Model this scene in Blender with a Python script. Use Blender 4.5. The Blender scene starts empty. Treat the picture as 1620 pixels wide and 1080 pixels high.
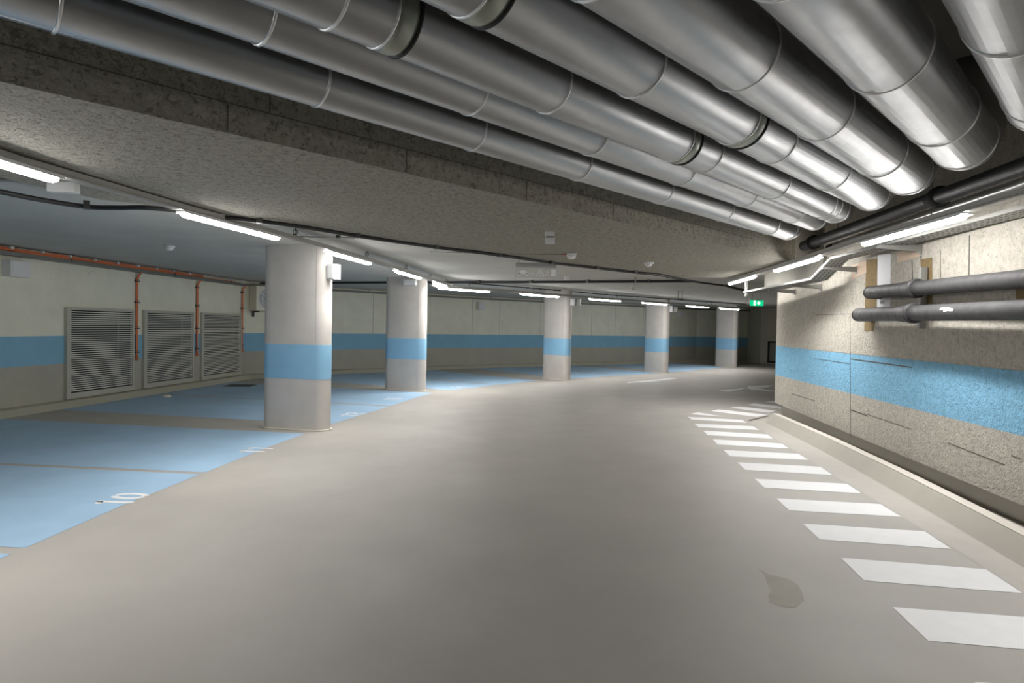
import bpy, bmesh, math, random
from mathutils import Vector, Matrix
random.seed(4)
scene = bpy.context.scene
COL = scene.collection
PI = math.pi

# ------------------------------------------------------------------ camera
FPX, TH, RO, EYE = 1000.0, 0.023, 0.0185, 1.5
_R = Vector((1, 0, 0)); _F = Vector((0, math.cos(TH), -math.sin(TH))); _U = Vector((0, math.sin(TH), math.cos(TH)))
CR = math.cos(RO)*_R + math.sin(RO)*_U
CU = -math.sin(RO)*_R + math.cos(RO)*_U
CAM = Vector((0, 0, EYE))
cd = bpy.data.cameras.new('camera'); cam = bpy.data.objects.new('camera', cd); COL.objects.link(cam)
cd.sensor_width = 36; cd.lens = 36*FPX/1620; cd.clip_start = 0.05; cd.clip_end = 200
m = Matrix((CR, CU, -_F)).transposed().to_4x4(); m.translation = CAM
cam.matrix_world = m
scene.camera = cam

# survey helpers: where a sight line meets a level or an upright wall of the place
def ray(x, y): return _F + (x-810)/FPX*CR - (y-540)/FPX*CU
def S(x, y, z):
    d = ray(x, y); return CAM + d*((z-EYE)/d.z)
def on_wall(x, y, a, b):
    d = ray(x, y); n = Vector((-(b[1]-a[1]), b[0]-a[0], 0)); a = Vector((a[0], a[1], 0))
    return CAM + d*((a-CAM).dot(n)/d.dot(n))

# ------------------------------------------------------------------ materials
def mat(name, color, rough=.6, metal=0., var=.0, vscale=3., bump=0., bscale=60., emit=0., spec=.5,
        speck=None, rvar=0., detail=6., stretch=(1, 1, 1), aniso=0.):
    M = bpy.data.materials.new(name); M.use_nodes = True
    nt = M.node_tree; N = nt.nodes; L = nt.links
    b = N['Principled BSDF']
    b.inputs['Base Color'].default_value = (*color, 1); b.inputs['Roughness'].default_value = rough
    b.inputs['Metallic'].default_value = metal
    b.inputs['Specular IOR Level'].default_value = spec
    if aniso: b.inputs['Anisotropic'].default_value = aniso
    geo = N.new('ShaderNodeNewGeometry')
    mp = N.new('ShaderNodeMapping'); mp.inputs['Scale'].default_value = stretch
    L.new(geo.outputs['Position'], mp.inputs['Vector'])
    last = None
    if var:
        nz = N.new('ShaderNodeTexNoise'); nz.inputs['Scale'].default_value = vscale; nz.inputs['Detail'].default_value = detail
        nz.inputs['Roughness'].default_value = .62
        L.new(mp.outputs[0], nz.inputs['Vector'])
        rp = N.new('ShaderNodeMapRange'); rp.inputs[1].default_value = .3; rp.inputs[2].default_value = .7
        rp.inputs[3].default_value = 1-var; rp.inputs[4].default_value = 1+var
        L.new(nz.outputs['Fac'], rp.inputs[0])
        mx = N.new('ShaderNodeMix'); mx.data_type = 'RGBA'; mx.blend_type = 'MULTIPLY'; mx.inputs[0].default_value = 1
        mx.inputs[6].default_value = (*color, 1); L.new(rp.outputs[0], mx.inputs[7])
        last = mx.outputs[2]
    if speck:
        sc, thr, amt, scol = speck
        n2 = N.new('ShaderNodeTexNoise'); n2.inputs['Scale'].default_value = sc; n2.inputs['Detail'].default_value = 3
        n2.inputs['Distortion'].default_value = 1.2
        L.new(mp.outputs[0], n2.inputs['Vector'])
        r2 = N.new('ShaderNodeMapRange'); r2.inputs[1].default_value = thr; r2.inputs[2].default_value = thr+.07
        r2.inputs[3].default_value = 0; r2.inputs[4].default_value = amt
        L.new(n2.outputs['Fac'], r2.inputs[0])
        m2 = N.new('ShaderNodeMix'); m2.data_type = 'RGBA'
        L.new(r2.outputs[0], m2.inputs[0])
        if last: L.new(last, m2.inputs[6])
        else: m2.inputs[6].default_value = (*color, 1)
        m2.inputs[7].default_value = (*scol, 1)
        last = m2.outputs[2]
    if last: L.new(last, b.inputs['Base Color'])
    if rvar:
        n3 = N.new('ShaderNodeTexNoise'); n3.inputs['Scale'].default_value = vscale*1.7; n3.inputs['Detail'].default_value = 5
        L.new(mp.outputs[0], n3.inputs['Vector'])
        r3 = N.new('ShaderNodeMapRange'); r3.inputs[1].default_value = .3; r3.inputs[2].default_value = .7
        r3.inputs[3].default_value = max(.05, rough-rvar); r3.inputs[4].default_value = min(1, rough+rvar)
        L.new(n3.outputs['Fac'], r3.inputs[0]); L.new(r3.outputs[0], b.inputs['Roughness'])
    if bump:
        n4 = N.new('ShaderNodeTexNoise'); n4.inputs['Scale'].default_value = bscale; n4.inputs['Detail'].default_value = 4
        n4.inputs['Distortion'].default_value = .8
        L.new(mp.outputs[0], n4.inputs['Vector'])
        bp = N.new('ShaderNodeBump'); bp.inputs['Strength'].default_value = bump; bp.inputs['Distance'].default_value = .02
        L.new(n4.outputs['Fac'], bp.inputs['Height']); L.new(bp.outputs[0], b.inputs['Normal'])
    if emit:
        b.inputs['Emission Color'].default_value = (*color, 1); b.inputs['Emission Strength'].default_value = emit
    return M

BLUE = (.23, .46, .63)
M_floor = mat('floor_coating', (.352, .334, .304), .52, var=.06, vscale=1.1, rvar=.05, bump=.03, bscale=140,
              speck=(5.5, .73, .25, (.25, .22, .18)))
M_bay = mat('blue_floor_coating', (.29, .435, .58), .52, var=.08, vscale=1.3, rvar=.05)
M_mark = mat('road_paint', (.70, .70, .70), .5, var=.03, vscale=9)
M_strip = mat('lighter_floor_strip', (.40, .375, .34), .5, var=.05, vscale=3)
M_wall = mat('pale_wall_concrete', (.80, .785, .655), .75, var=.06, vscale=2.2, speck=(7, .74, .35, (.25, .24, .2)), bump=.05, bscale=40)
M_walldark = mat('darker_wall_grey', (.42, .405, .335), .7, var=.06, vscale=2)  # darker than the upper wall, for lower wall strips and far joints
M_endwall = mat('end_wall_concrete', (.62, .60, .50), .75, var=.06, vscale=2)
M_bandw = mat('blue_wall_paint', BLUE, .7, var=.05, vscale=2.5)
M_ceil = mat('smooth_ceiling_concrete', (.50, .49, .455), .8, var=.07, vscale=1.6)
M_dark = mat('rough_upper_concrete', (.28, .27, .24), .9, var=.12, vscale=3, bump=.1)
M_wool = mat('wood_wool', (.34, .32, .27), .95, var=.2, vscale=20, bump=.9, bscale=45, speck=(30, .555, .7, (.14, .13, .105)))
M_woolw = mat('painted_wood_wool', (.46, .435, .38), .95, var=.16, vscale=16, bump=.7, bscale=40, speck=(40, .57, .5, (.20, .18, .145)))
M_woolb = mat('blue_wood_wool', (.21, .455, .65), .95, var=.14, vscale=16, bump=.7, bscale=40, speck=(40, .575, .5, (.07, .17, .26)))
M_col = mat('column_concrete', (.56, .53, .50), .65, var=.06, vscale=3.5, speck=(11, .76, .6, (.25, .24, .23)), bump=.04, bscale=50)
M_colb = mat('column_blue_paint', (.26, .50, .71), .6, var=.04, vscale=3)
M_skirt = mat('pale_sealant', (.75, .70, .60), .5)
M_metal = mat('bright_sheet_metal', (.45, .455, .465), .40, 1., var=.04, vscale=9, rvar=.035, stretch=(1, 1, 1))
M_ring = mat('bead_metal', (.85, .85, .85), .38, .85)
M_collar = mat('greenish_clamp', (.40, .42, .37), .4, .7)
M_rubber = mat('black_gasket', (.015, .015, .015), .5)
M_blackpipe = mat('black_plastic', (.028, .028, .029), .6, var=.15, vscale=8, rvar=.08)
M_dusty = mat('dusty_grey_plastic', (.034, .033, .035), .6, var=.25, vscale=7, rvar=.08, speck=(6, .62, .3, (.17, .155, .145)))
M_galv = mat('galvanised_steel', (.30, .30, .285), .45, .5, var=.05, vscale=6)
M_trunk = mat('white_trunking', (.42, .41, .385), .35, .1)
M_clad = mat('polished_cladding', (.80, .80, .80), .28, .75)
M_lamp = mat('lit_diffuser', (1., .975, .945), .4, emit=62.)
M_white = mat('white_plastic', (.72, .72, .73), .45)
M_grey = mat('grey_plastic', (.36, .36, .35), .5)
M_cable = mat('black_cable', (.018, .018, .018), .5)
M_orange = mat('orange_cable', (.72, .20, .075), .5, var=.15, vscale=60)
M_clip = mat('dark_clip', (.06, .06, .055), .5)
M_rail = mat('grey_tray_side', (.20, .20, .185), .5, .3)
M_vent = mat('vent_aluminium', (.50, .485, .42), .5, .1)
M_slat = mat('slat_aluminium', (.80, .78, .70), .45, .1)
M_ventdark = mat('vent_cavity', (.015, .015, .014), .9)
M_kerb = mat('kerb_coating', (.40, .38, .33), .5, var=.05, vscale=3)
M_kerbtop = mat('kerb_edge', (.58, .54, .48), .5)
M_plinth = mat('plinth_coating', (.42, .40, .32), .55, var=.04, vscale=3)
M_green = mat('exit_green', (.0, .42, .16), .4, emit=1.6)
M_exitw = mat('exit_white', (.9, .95, .92), .4, emit=2.2)
M_signpanel = mat('unlit_sign_panel', (.60, .60, .56), .5)
M_signmark = mat('unlit_sign_mark', (.92, .92, .88), .5)
M_brown = mat('brown_sealant', (.20, .14, .06), .8, var=.15, vscale=20)
M_peach = mat('bare_render', (.62, .49, .38), .9, var=.06, vscale=20)
M_paper = mat('white_foil', (.72, .73, .76), .6)
M_ink = mat('grey_print', (.3, .3, .3), .7)
M_cream = mat('cream_casing', (.80, .77, .66), .5)
M_red = mat('red_lead', (.45, .06, .03), .5)
M_stain = mat('damp_stain', (.26, .24, .19), .5, var=.08, vscale=8)
M_doorframe = mat('black_frame', (.02, .02, .02), .5)
M_mesh = mat('grey_panel', (.30, .30, .28), .6)
M_joint2 = mat('faint_joint', (.40, .375, .35), .8)
M_joint = mat('dark_joint', (.10, .09, .075), .9)

# ------------------------------------------------------------------ mesh helpers
class MB:
    def __init__(s): s.bm = bmesh.new()
    def face(s, pts):
        vs = [s.bm.verts.new(p) for p in pts]
        return s.bm.faces.new(vs)
    def hexa(s, lo, hi):
        """two matching rings of points joined to a closed solid"""
        a = [s.bm.verts.new(p) for p in lo]; b = [s.bm.verts.new(p) for p in hi]
        n = len(a)
        s.bm.faces.new(a[::-1]); s.bm.faces.new(b)
        for i in range(n): s.bm.faces.new((a[i], a[(i+1) % n], b[(i+1) % n], b[i]))
    def prism(s, poly, z0, z1):
        s.hexa([(p[0], p[1], z0) for p in poly], [(p[0], p[1], z1) for p in poly])
    def box(s, c, size, ax=(1, 0, 0), up=(0, 0, 1)):
        c = Vector(c); ax = Vector(ax).normalized(); up = Vector(up).normalized(); sd = up.cross(ax).normalized(); up = ax.cross(sd)
        x, y, z = [v/2 for v in size]
        q = lambda k: [c + ax*i + sd*j + up*k for i, j in ((-x, -y), (x, -y), (x, y), (-x, y))]
        s.hexa(q(-z), q(z))
    def sweep(s, pts, prof, closed_prof=True, caps=True, up=(0, 0, 1)):
        """sweep a profile (list of (side, up)) along a polyline"""
        pts = [Vector(p) for p in pts]; n = len(pts); rings = []
        upv = Vector(up)
        for i, p in enumerate(pts):
            t0 = (pts[i]-pts[i-1]).normalized() if i else None
            t1 = (pts[i+1]-pts[i]).normalized() if i < n-1 else None
            t = (t0+t1).normalized() if t0 and t1 else (t0 or t1)
            sc = 1/max(.4, t.dot(t1)) if (t0 and t1) else 1
            sd = t.cross(upv).normalized(); u = sd.cross(t)
            rings.append([s.bm.verts.new(p + sd*a*sc + u*b) for a, b in prof])
        k = len(prof)
        for i in range(n-1):
            for j in range(k if closed_prof else k-1):
                s.bm.faces.new((rings[i][j], rings[i][(j+1) % k], rings[i+1][(j+1) % k], rings[i+1][j]))
        if caps and closed_prof:
            s.bm.faces.new(rings[0][::-1]); s.bm.faces.new(rings[-1])
    def tube(s, pts, r, seg=16, caps=True):
        pts = [Vector(p) for p in pts]; n = len(pts)
        rr = r if isinstance(r, (list, tuple)) else [r]*n
        t = (pts[1]-pts[0]).normalized()
        u = t.orthogonal().normalized() if abs(t.z) > .9 else t.cross(Vector((0, 0, 1))).normalized()
        rings = []
        for i, p in enumerate(pts):
            if i == 0: t = (pts[1]-pts[0]).normalized()
            elif i == n-1: t = (pts[-1]-pts[-2]).normalized()
            else: t = ((pts[i]-pts[i-1]).normalized() + (pts[i+1]-pts[i]).normalized()).normalized()
            u = (u - t*u.dot(t)).normalized(); v = t.cross(u)
            rings.append([s.bm.verts.new(p + (u*math.cos(2*PI*k/seg) + v*math.sin(2*PI*k/seg))*rr[i]) for k in range(seg)])
        for i in range(n-1):
            for k in range(seg):
                f = s.bm.faces.new((rings[i][k], rings[i][(k+1) % seg], rings[i+1][(k+1) % seg], rings[i+1][k])); f.smooth = True
        if caps:
            s.bm.faces.new(rings[0][::-1]); s.bm.faces.new(rings[-1])
    def torus(s, c, ax, R, r, seg=18, k=8):
        c = Vector(c); ax = Vector(ax).normalized(); u = ax.orthogonal().normalized(); v = ax.cross(u)
        rings = []
        for i in range(seg):
            a = 2*PI*i/seg; d = u*math.cos(a)+v*math.sin(a)
            rings.append([s.bm.verts.new(c + d*(R + r*math.cos(2*PI*j/k)) + ax*r*math.sin(2*PI*j/k)) for j in range(k)])
        for i in range(seg):
            for j in range(k):
                f = s.bm.faces.new((rings[i][j], rings[(i+1) % seg][j], rings[(i+1) % seg][(j+1) % k], rings[i][(j+1) % k])); f.smooth = True
    def build(s, name, material, parent=None, bevel=0.):
        bmesh.ops.recalc_face_normals(s.bm, faces=s.bm.faces)
        me = bpy.data.meshes.new(name); s.bm.to_mesh(me); s.bm.free()
        me.materials.append(material)
        o = bpy.data.objects.new(name, me); COL.objects.link(o)
        if parent:
            o.parent = parent
            o.matrix_parent_inverse = parent.matrix_world.inverted() if parent.type != 'EMPTY' else Matrix.Translation(-parent.location)
        if bevel:
            b = o.modifiers.new('bevel', 'BEVEL'); b.width = bevel; b.segments = 2; b.limit_method = 'ANGLE'
        return o

def tag(o, label, cat, group=None, kind=None):
    o['label'] = label; o['category'] = cat
    if group: o['group'] = group
    if kind: o['kind'] = kind
    return o
def thing(name, label, cat, loc, group=None):
    o = bpy.data.objects.new(name, None); COL.objects.link(o); o.location = Vector(loc); o.empty_display_size = .1
    return tag(o, label, cat, group)
def struct(o, label, cat):
    o['kind'] = 'structure'; o['label'] = label; o['category'] = cat; return o

V2 = lambda p: Vector((p[0], p[1]))
def offset_poly(pts, d):
    """shift a plan polyline to its right by d"""
    pts = [V2(p) for p in pts]; out = []
    for i, p in enumerate(pts):
        ns = []
        if i: t = (p-pts[i-1]).normalized(); ns.append(Vector((t.y, -t.x)))
        if i < len(pts)-1: t = (pts[i+1]-p).normalized(); ns.append(Vector((t.y, -t.x)))
        n = sum(ns, Vector((0, 0))).normalized(); out.append(p + n*d/max(.5, n.dot(ns[0])))
    return out
def strip(poly, z0, z1, name, material, parent=None):
    mb = MB()
    for a, b in zip(poly, poly[1:]):
        za0 = z0 if not callable(z0) else None
        f = lambda z, p: z(p) if callable(z) else z
        mb.face([(a[0], a[1], f(z0, a)), (b[0], b[1], f(z0, b)), (b[0], b[1], f(z1, b)), (a[0], a[1], f(z1, a))])
    return mb.build(name, material, parent)
def P3(p, z): return Vector((p[0], p[1], z))

# ------------------------------------------------------------------ plan of the place
LW_A, LW_B = Vector((-7.75, 9.55)), Vector((-7.10, 16.80))
lw_d = (LW_B-LW_A).normalized(); lw_n = Vector((lw_d.y, -lw_d.x))          # into the room
LW0 = LW_A - lw_d*16.5
def LW(s, off=0., z=0.): p = LW_A + lw_d*s + lw_n*off; return Vector((p.x, p.y, z))
FAR = [LW_B, Vector((-5.2, 19.2)), Vector((-2.4, 21.9)), Vector((0, 23.85)), Vector((4.9, 27.2)), Vector((8.8, 30.2)), Vector((11.5, 30.9))]
RW_A, RW_B = Vector((4.013, 4.922)), Vector((4.79, 11.46))
rw_d = (RW_B-RW_A).normalized(); rw_n = Vector((-rw_d.y, rw_d.x))          # into the room
RW0 = RW_A - rw_d*11.5
def RW(y, off=0., z=0.):
    t = (y-RW_A.y)/rw_d.y; p = RW_A + rw_d*t + rw_n*off; return Vector((p.x, p.y, z))
DD = Vector((.7014, .7128)).normalized(); DN = Vector((-DD.y, DD.x))         # direction of the metal ducts, and across them
STEP_N = 3.46
def DU(t, n, z=0.): p = DD*t + DN*n; return Vector((p.x, p.y, z))
Z_SMOOTH, Z_WOOL, Z_HIGH = 2.585, 2.50, 3.35

# ------------------------------------------------------------------ floor
mb = MB(); mb.face([(-14, -8, 0), (20, -8, 0), (20, 36, 0), (-14, 36, 0)])
floor = struct(mb.build('floor', M_floor), 'beige grey coated garage floor of the driving lane', 'floor')

EDGE = [(-3.36, -2.0), (-3.22, 2.5), (-3.15, 4.09), (-3.12, 5.15), (-2.9, 7.66), (-2.69, 9.33), (-2.32, 11.1), (-1.87, 13.54), (-1.58, 14.53), (.92, 18.05), (1.9, 18.85), (5.5, 22.2), (9.3, 26.6), (11.0, 28.8)]
def edge_at(y):
    for a, b in zip(EDGE, EDGE[1:]):
        if a[1] <= y <= b[1]:
            return Vector((a[0]+(b[0]-a[0])*(y-a[1])/(b[1]-a[1]), y))
WALLPLAN = offset_poly([LW0, LW_A, LW_B]+FAR[1:], .27)
def hit(p, d):
    best = None
    for a, b in zip(WALLPLAN, WALLPLAN[1:]):
        e = b-a; den = d.x*e.y-d.y*e.x
        if abs(den) < 1e-9: continue
        w = a-p; t = (w.x*e.y-w.y*e.x)/den; u = (w.x*d.y-w.y*d.x)/den
        if t > 0 and -1e-6 <= u <= 1+1e-6 and (best is None or t < best): best = t
    return p + d*best
# (first edge Y, last edge Y, inward direction at both)
def dirn(x, y): return Vector((x, y)).normalized()
bays = [(-1.2, 1.4, dirn(-1, .09), dirn(-1, .09)), (1.5, 3.98, dirn(-1, .09), dirn(-1, .1)), (4.09, 6.16, dirn(-1, .1), dirn(-1, .11)), (6.245, 8.55, dirn(-1, .11), dirn(-.979, .16)),
        (9.40, 11.55, dirn(-.979, .2), dirn(-.965, .25)), (11.65, 14.0, dirn(-.965, .25), dirn(-.957, .29)),
        (14.75, 16.2, dirn(-.9, .4), dirn(-.8, .6)), (16.3, 17.8, dirn(-.8, .6), dirn(-.7, .72)), (18.75, 20.3, dirn(-.66, .75), dirn(-.62, .78)),
        (20.4, 21.9, dirn(-.62, .78), dirn(-.6, .8)), (22.5, 24.4, dirn(-.6, .8), dirn(-.6, .8)), (24.5, 26.2, dirn(-.6, .8), dirn(-.6, .8))]
for y0, y1, d0, d1 in bays:
    pts = []
    n = 8
    front = [edge_at(y0+(y1-y0)*i/n) for i in range(n+1)]
    back = [hit(front[i], (d0*(1-i/n)+d1*(i/n)).normalized()) for i in range(n+1)]
    mb = MB()
    for i in range(n):
        mb.face([P3(q, .0015) for q in (front[i], front[i+1], back[i+1], back[i])])
    mb.build('parking_bay', M_bay, floor)

# hatched stripes beside the kerb (floor corners)
HATCH = [[(1412, 960), (1468, 1013), (1700, 1034), (1640, 977)],
         [(1330, 882), (1367, 918), (1618, 938), (1560, 900)],
         [(1270, 828), (1297, 853), (1505, 868), (1463, 840)],
         [(1228, 788), (1248, 807), (1426, 817), (1393, 797)],
         [(1194, 757), (1209, 771), (1363, 780), (1340, 765)],
         [(1167, 731), (1179, 743), (1317, 751), (1298, 738)],
         [(1144.5, 711.5), (1155, 721.5), (1280, 727.5), (1263, 717.5)],
         [(1127.5, 694.5), (1135.5, 703), (1248, 709), (1237, 701.5)],
         [(1112.5, 681), (1119.5, 688), (1223, 693.5), (1214, 687)],
         [(1098.5, 670), (1105.5, 675.5), (1201.5, 680), (1191, 674)],
         [(1088, 659), (1094, 663.5), (1181.5, 668.5), (1174.5, 664)],
         [(1090, 654.7), (1104.5, 652), (1144, 658.7)],
         [(1124.5, 650), (1136.5, 647.3), (1215, 656), (1197, 659)],
         [(1155.5, 645), (1168.5, 642.6), (1228, 649.3), (1217, 652.6)],
         [(1182.5, 640), (1193.5, 638), (1236, 642.3), (1236, 646.8)],
         [(1208, 636), (1222, 634), (1236, 637.5)],
         [(1541, 1078), (1640, 1180), (1960, 1215), (1820, 1098)]]
for q in HATCH:
    mb = MB(); mb.face([S(x, y, .002) for x, y in q]); mb.build('hatch_stripe', M_mark, floor)
# direction arrow far down the lane, dark drain joint, damp stain
A0 = [(1138, 617.5), (1152, 619.5), (1166, 617), (1182, 613.5), (1190, 616.5), (1206, 617.5), (1224, 619.6), (1224, 618), (1208, 615), (1198, 613.2), (1215, 612.6), (1222, 609.3), (1212, 609.1), (1200, 609.8), (1182, 610.4), (1184, 612.2), (1164, 615.2), (1152, 615.6)]
mb = MB(); mb.face([S(x, y, .002) for x, y in A0]); mb.build('direction_arrow', M_mark, floor)
mb = MB(); mb.face([S(x, y, .002) for x, y in [(990, 604.6), (1030, 601), (1064, 597.6), (1071, 598.6), (1036, 602.6), (994, 605.6)]]); mb.build('direction_arrow', M_mark, floor)
mb = MB(); mb.face([S(x, y, .002) for x, y in [(1182, 664.5), (1214, 657.2), (1217, 658), (1187, 666)]]); mb.build('drain_joint', M_joint, floor)
ST = [(1198, 898), (1216, 908), (1228, 911), (1246, 915), (1262, 924), (1271, 942), (1272, 950), (1258, 961), (1240, 960), (1218, 951), (1215, 942), (1221, 934), (1213, 921), (1210, 910)]
mb = MB(); mb.face([S(x, y, .0012) for x, y in ST]); mb.build('damp_stain', M_stain, floor)
# slightly lighter floor strip between stripes and kerb
mb = MB()
gl = [(1183, 666), (1237, 700), (1263, 717), (1298, 738), (1340, 764), (1393, 796), (1463, 839), (1560, 899), (1700, 990)]
gr = [(1213, 661), (1268, 696), (1300, 713), (1346, 739), (1400, 770), (1452, 801), (1500, 829), (1620, 899), (1760, 985)]
for i in range(len(gl)-1):
    mb.face([S(*gl[i], .001), S(*gl[i+1], .001), S(*gr[i+1], .001), S(*gr[i], .001)])
mb.build('gutter_strip', M_strip, floor)

# stencilled stall numbers: strokes in a unit box (x right, y up)
def arc(cx, cy, rx, ry, a0, a1, n=12): return [(cx+rx*math.cos(math.radians(a0+(a1-a0)*i/n)), cy+ry*math.sin(math.radians(a0+(a1-a0)*i/n))) for i in range(n+1)]
DIG = {'0': [arc(.3, .5, .22, .42, 100, 262), arc(.3, .5, .22, .42, -80, 82)],
       '1': [[(.32, 0), (.32, .98)], [(.32, .92), (.10, .80)]],
       '2': [arc(.3, .72, .21, .2, 170, -20)+[(.1, .1)], [(.06, .08), (.56, .08)]],
       '3': [arc(.28, .72, .2, .2, 150, -80), arc(.28, .29, .22, .22, 80, -150)],
       '4': [[(.42, 0), (.42, .98)], [(.38, .9), (.06, .32)], [(.04, .28), (.58, .28)]]}
def stall_number(txt, c, right, h=.31):
    right = right.normalized(); up = Vector((-right.y, right.x)); mb = MB(); w = .165
    k = len(txt)
    for i, ch in enumerate(txt):
        ox = (i-(k-1)/2)*.62 - .3
        for st in DIG[ch]:
            pts = [Vector((x+ox, y-.5)) for x, y in st]
            L_, R_ = offset_poly(pts, -w/2), offset_poly(pts, w/2)
            for j in range(len(pts)-1):
                mb.face([P3(c + (right*p.x+up*p.y)*h, .0025) for p in (L_[j], L_[j+1], R_[j+1], R_[j])])
    return mb.build('stall_number', M_mark, floor)
for txt, px, rt in (('10', (196, 789.5), (.06, 1)), ('11', (407, 711.5), (.12, 1)), ('12', (558, 655.3), (.2, 1)), ('13', (622, 631), (.24, 1)), ('14', (725, 612), (.5, .86))):
    c = S(*px, 0); stall_number(txt, Vector((c.x-.012, c.y)), Vector(rt))

# ------------------------------------------------------------------ walls
LWP = [LW0, LW_A, LW_B]
wl = struct(strip(LWP, 0, 2.7, 'wall_left', M_wall), 'pale concrete left wall carrying the louvred vents', 'wall')
strip(offset_poly(LWP, .003), .10, .735, 'lower_wall_strip', M_walldark, wl)  # wall below the blue band, darker than the wall above it
strip(offset_poly(LWP, .004), .735, 1.21, 'painted_band', M_bandw, wl)
wf = struct(strip(FAR, 0, 2.7, 'wall_far', M_wall), 'pale concrete far wall bending round behind the columns', 'wall')
strip(offset_poly(FAR, .003), .10, .72, 'lower_wall_strip', M_walldark, wf)
strip(offset_poly(FAR, .006), .72, 1.205, 'painted_band', M_bandw, wf)
# formwork joints of the far wall
for a, b in zip(FAR, FAR[1:]):
    k = int((b-a).length/1.2)
    for i in range(1, k+1):
        p = a+(b-a)*(i/(k+.5)); t = (b-a).normalized(); n = Vector((t.y, -t.x))
        mb = MB(); mb.box(P3(p+n*.001, 1.3), (.012, .004, 2.5), (t.x, t.y, 0)); mb.build('formwork_joint', M_walldark, wf)
END = [FAR[-1], Vector((11.55, 29.4)), Vector((14.8, 28.9)), Vector((14.8, 26))]
we = struct(strip(END, 0, 2.7, 'wall_end', M_endwall), 'bare pale wall at the end of the lane', 'wall')
# cove skirting
for nm, pl, lb in (('baseboard_left', LWP, 'coated sloping skirting along the left wall'), ('baseboard_far', FAR, 'coated sloping skirting along the far wall')):
    base = offset_poly(pl, .25); top = offset_poly(pl, .16); back = offset_poly(pl, .0)
    mb = MB()
    for i in range(len(pl)-1):
        for (u, zu), (v, zv) in (((base, 0), (top, .10)), ((top, .10), (back, .112))):
            mb.face([P3(u[i], zu), P3(u[i+1], zu), P3(v[i+1], zv), P3(v[i], zv)])
    struct(mb.build(nm, M_plinth), lb, 'skirting')
# right wall: concrete core, wood wool cladding with a free lower edge
core = [RW0 - rw_n*.10, RW_B - rw_n*.10 - rw_d*.12]
RET = [core[1], Vector((8.2, 11.9)), Vector((16, 29.5))]
wr = struct(strip(core+RET[1:], 0, Z_HIGH, 'wall_right', M_kerb), 'right wall clad in wood wool above the kerb', 'wall')
rz = lambda y: .147+(y-4.9)*.0105
# wood wool boards are one cladding; split where the photo shows the paint change
def rwprism(name, ya, yb, za0, za1, zb0, zb1, material, t=.10, off=0.):
    mb = MB()
    a0, b0 = RW(ya, off), RW(yb, off); a1, b1 = RW(ya, off-t), RW(yb, off-t)
    mb.hexa([P3(a0, za0), P3(b0, zb0), P3(b1, zb0), P3(a1, za0)], [P3(a0, za1), P3(b0, zb1), P3(b1, zb1), P3(a1, za1)])
    return mb.build(name, material, wr)
Y0, Y1, Y2 = -6.5, 9.25, 11.46
bz0 = lambda y: .72; bz1 = lambda y: 1.21+max(0, y-4.9)*.0052
rwprism('wood_wool_cladding', Y0, Y2, rz(2), bz0(Y0), rz(Y2), bz0(Y2), M_woolw)
rwprism('painted_band', Y0, Y2, bz0(Y0), bz1(Y0), bz0(Y2), bz1(Y2), M_woolb)
rwprism('wood_wool_cladding', Y0, Y1, bz1(Y0), Z_HIGH, bz1(Y1), Z_HIGH, M_woolw)
rwprism('wood_wool_cladding', Y1, Y2, bz1(Y1), 2.26, bz1(Y2), 2.26, M_woolw)
# board joints
def rj(x0, y0, x1, y1, w=.006):
    a = on_wall(x0, y0, RW_A, RW_B); b = on_wall(x1, y1, RW_A, RW_B); n3 = Vector((rw_n.x, rw_n.y, 0))
    mb = MB(); mb.box((a+b)/2+n3*.001, ((b-a).length, .004, w), b-a, n3.cross((b-a).normalized())); mb.build('board_joint', M_joint, wr)
for j in [(1345, 498, 1346, 690, .004), (1346, 567.5, 1443, 581, .012), (1288, 567, 1344, 575, .006), (1346, 648, 1372, 657, .012), (1290, 498, 1350, 496, .005), (1252, 622, 1290, 634, .006), (1372, 655, 1440, 678, .004), (1500, 700, 1590, 735, .006),
          (1457, 405, 1458, 430, .012), (1488, 396, 1488, 450, .008), (1534, 372, 1533, 445, .012), (1443, 412, 1444, 460, .01), (1600, 720, 1616, 726, .006)]: rj(*j)
# patches around the pipe entry
def rpatch(name, q, material, t=.004, par=None):
    n3 = Vector((rw_n.x, rw_n.y, 0)); pts = [on_wall(x, y, RW_A, RW_B)+n3*.001 for x, y in q]
    mb = MB(); mb.hexa(pts, [p+n3*t for p in pts]); return mb.build(name, material, par or wr)
rpatch('peach_patch', [(1348, 420), (1371, 412), (1371, 431), (1348, 442)], M_peach)
rpatch('brown_seal_strip', [(1371, 411), (1388, 409), (1389, 470), (1386, 500), (1382, 523), (1368, 524), (1369, 480)], M_brown)
fo = rpatch('foil_strip', [(1389, 403), (1410, 401), (1409, 486), (1388, 487)], M_paper)
lab = rpatch('printed_label', [(1393, 476), (1400, 475.5), (1400, 480), (1393, 480.5)], M_ink, .006, fo)
rpatch('brown_seal_strip', [(1458, 410), (1475, 407), (1475, 480), (1457, 482)], M_brown)
rpatch('peach_patch', [(1420, 400), (1455, 388), (1456, 405), (1420, 416)], M_peach)
rpatch('brown_seal_strip', [(1608, 456), (1640, 452), (1640, 472), (1608, 474)], M_brown)
wb = struct(strip([Vector((-12, -6.2)), Vector((6, -6.2))], 0, Z_HIGH, 'wall_back', M_wall), 'pale wall behind the viewer', 'wall')
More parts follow.
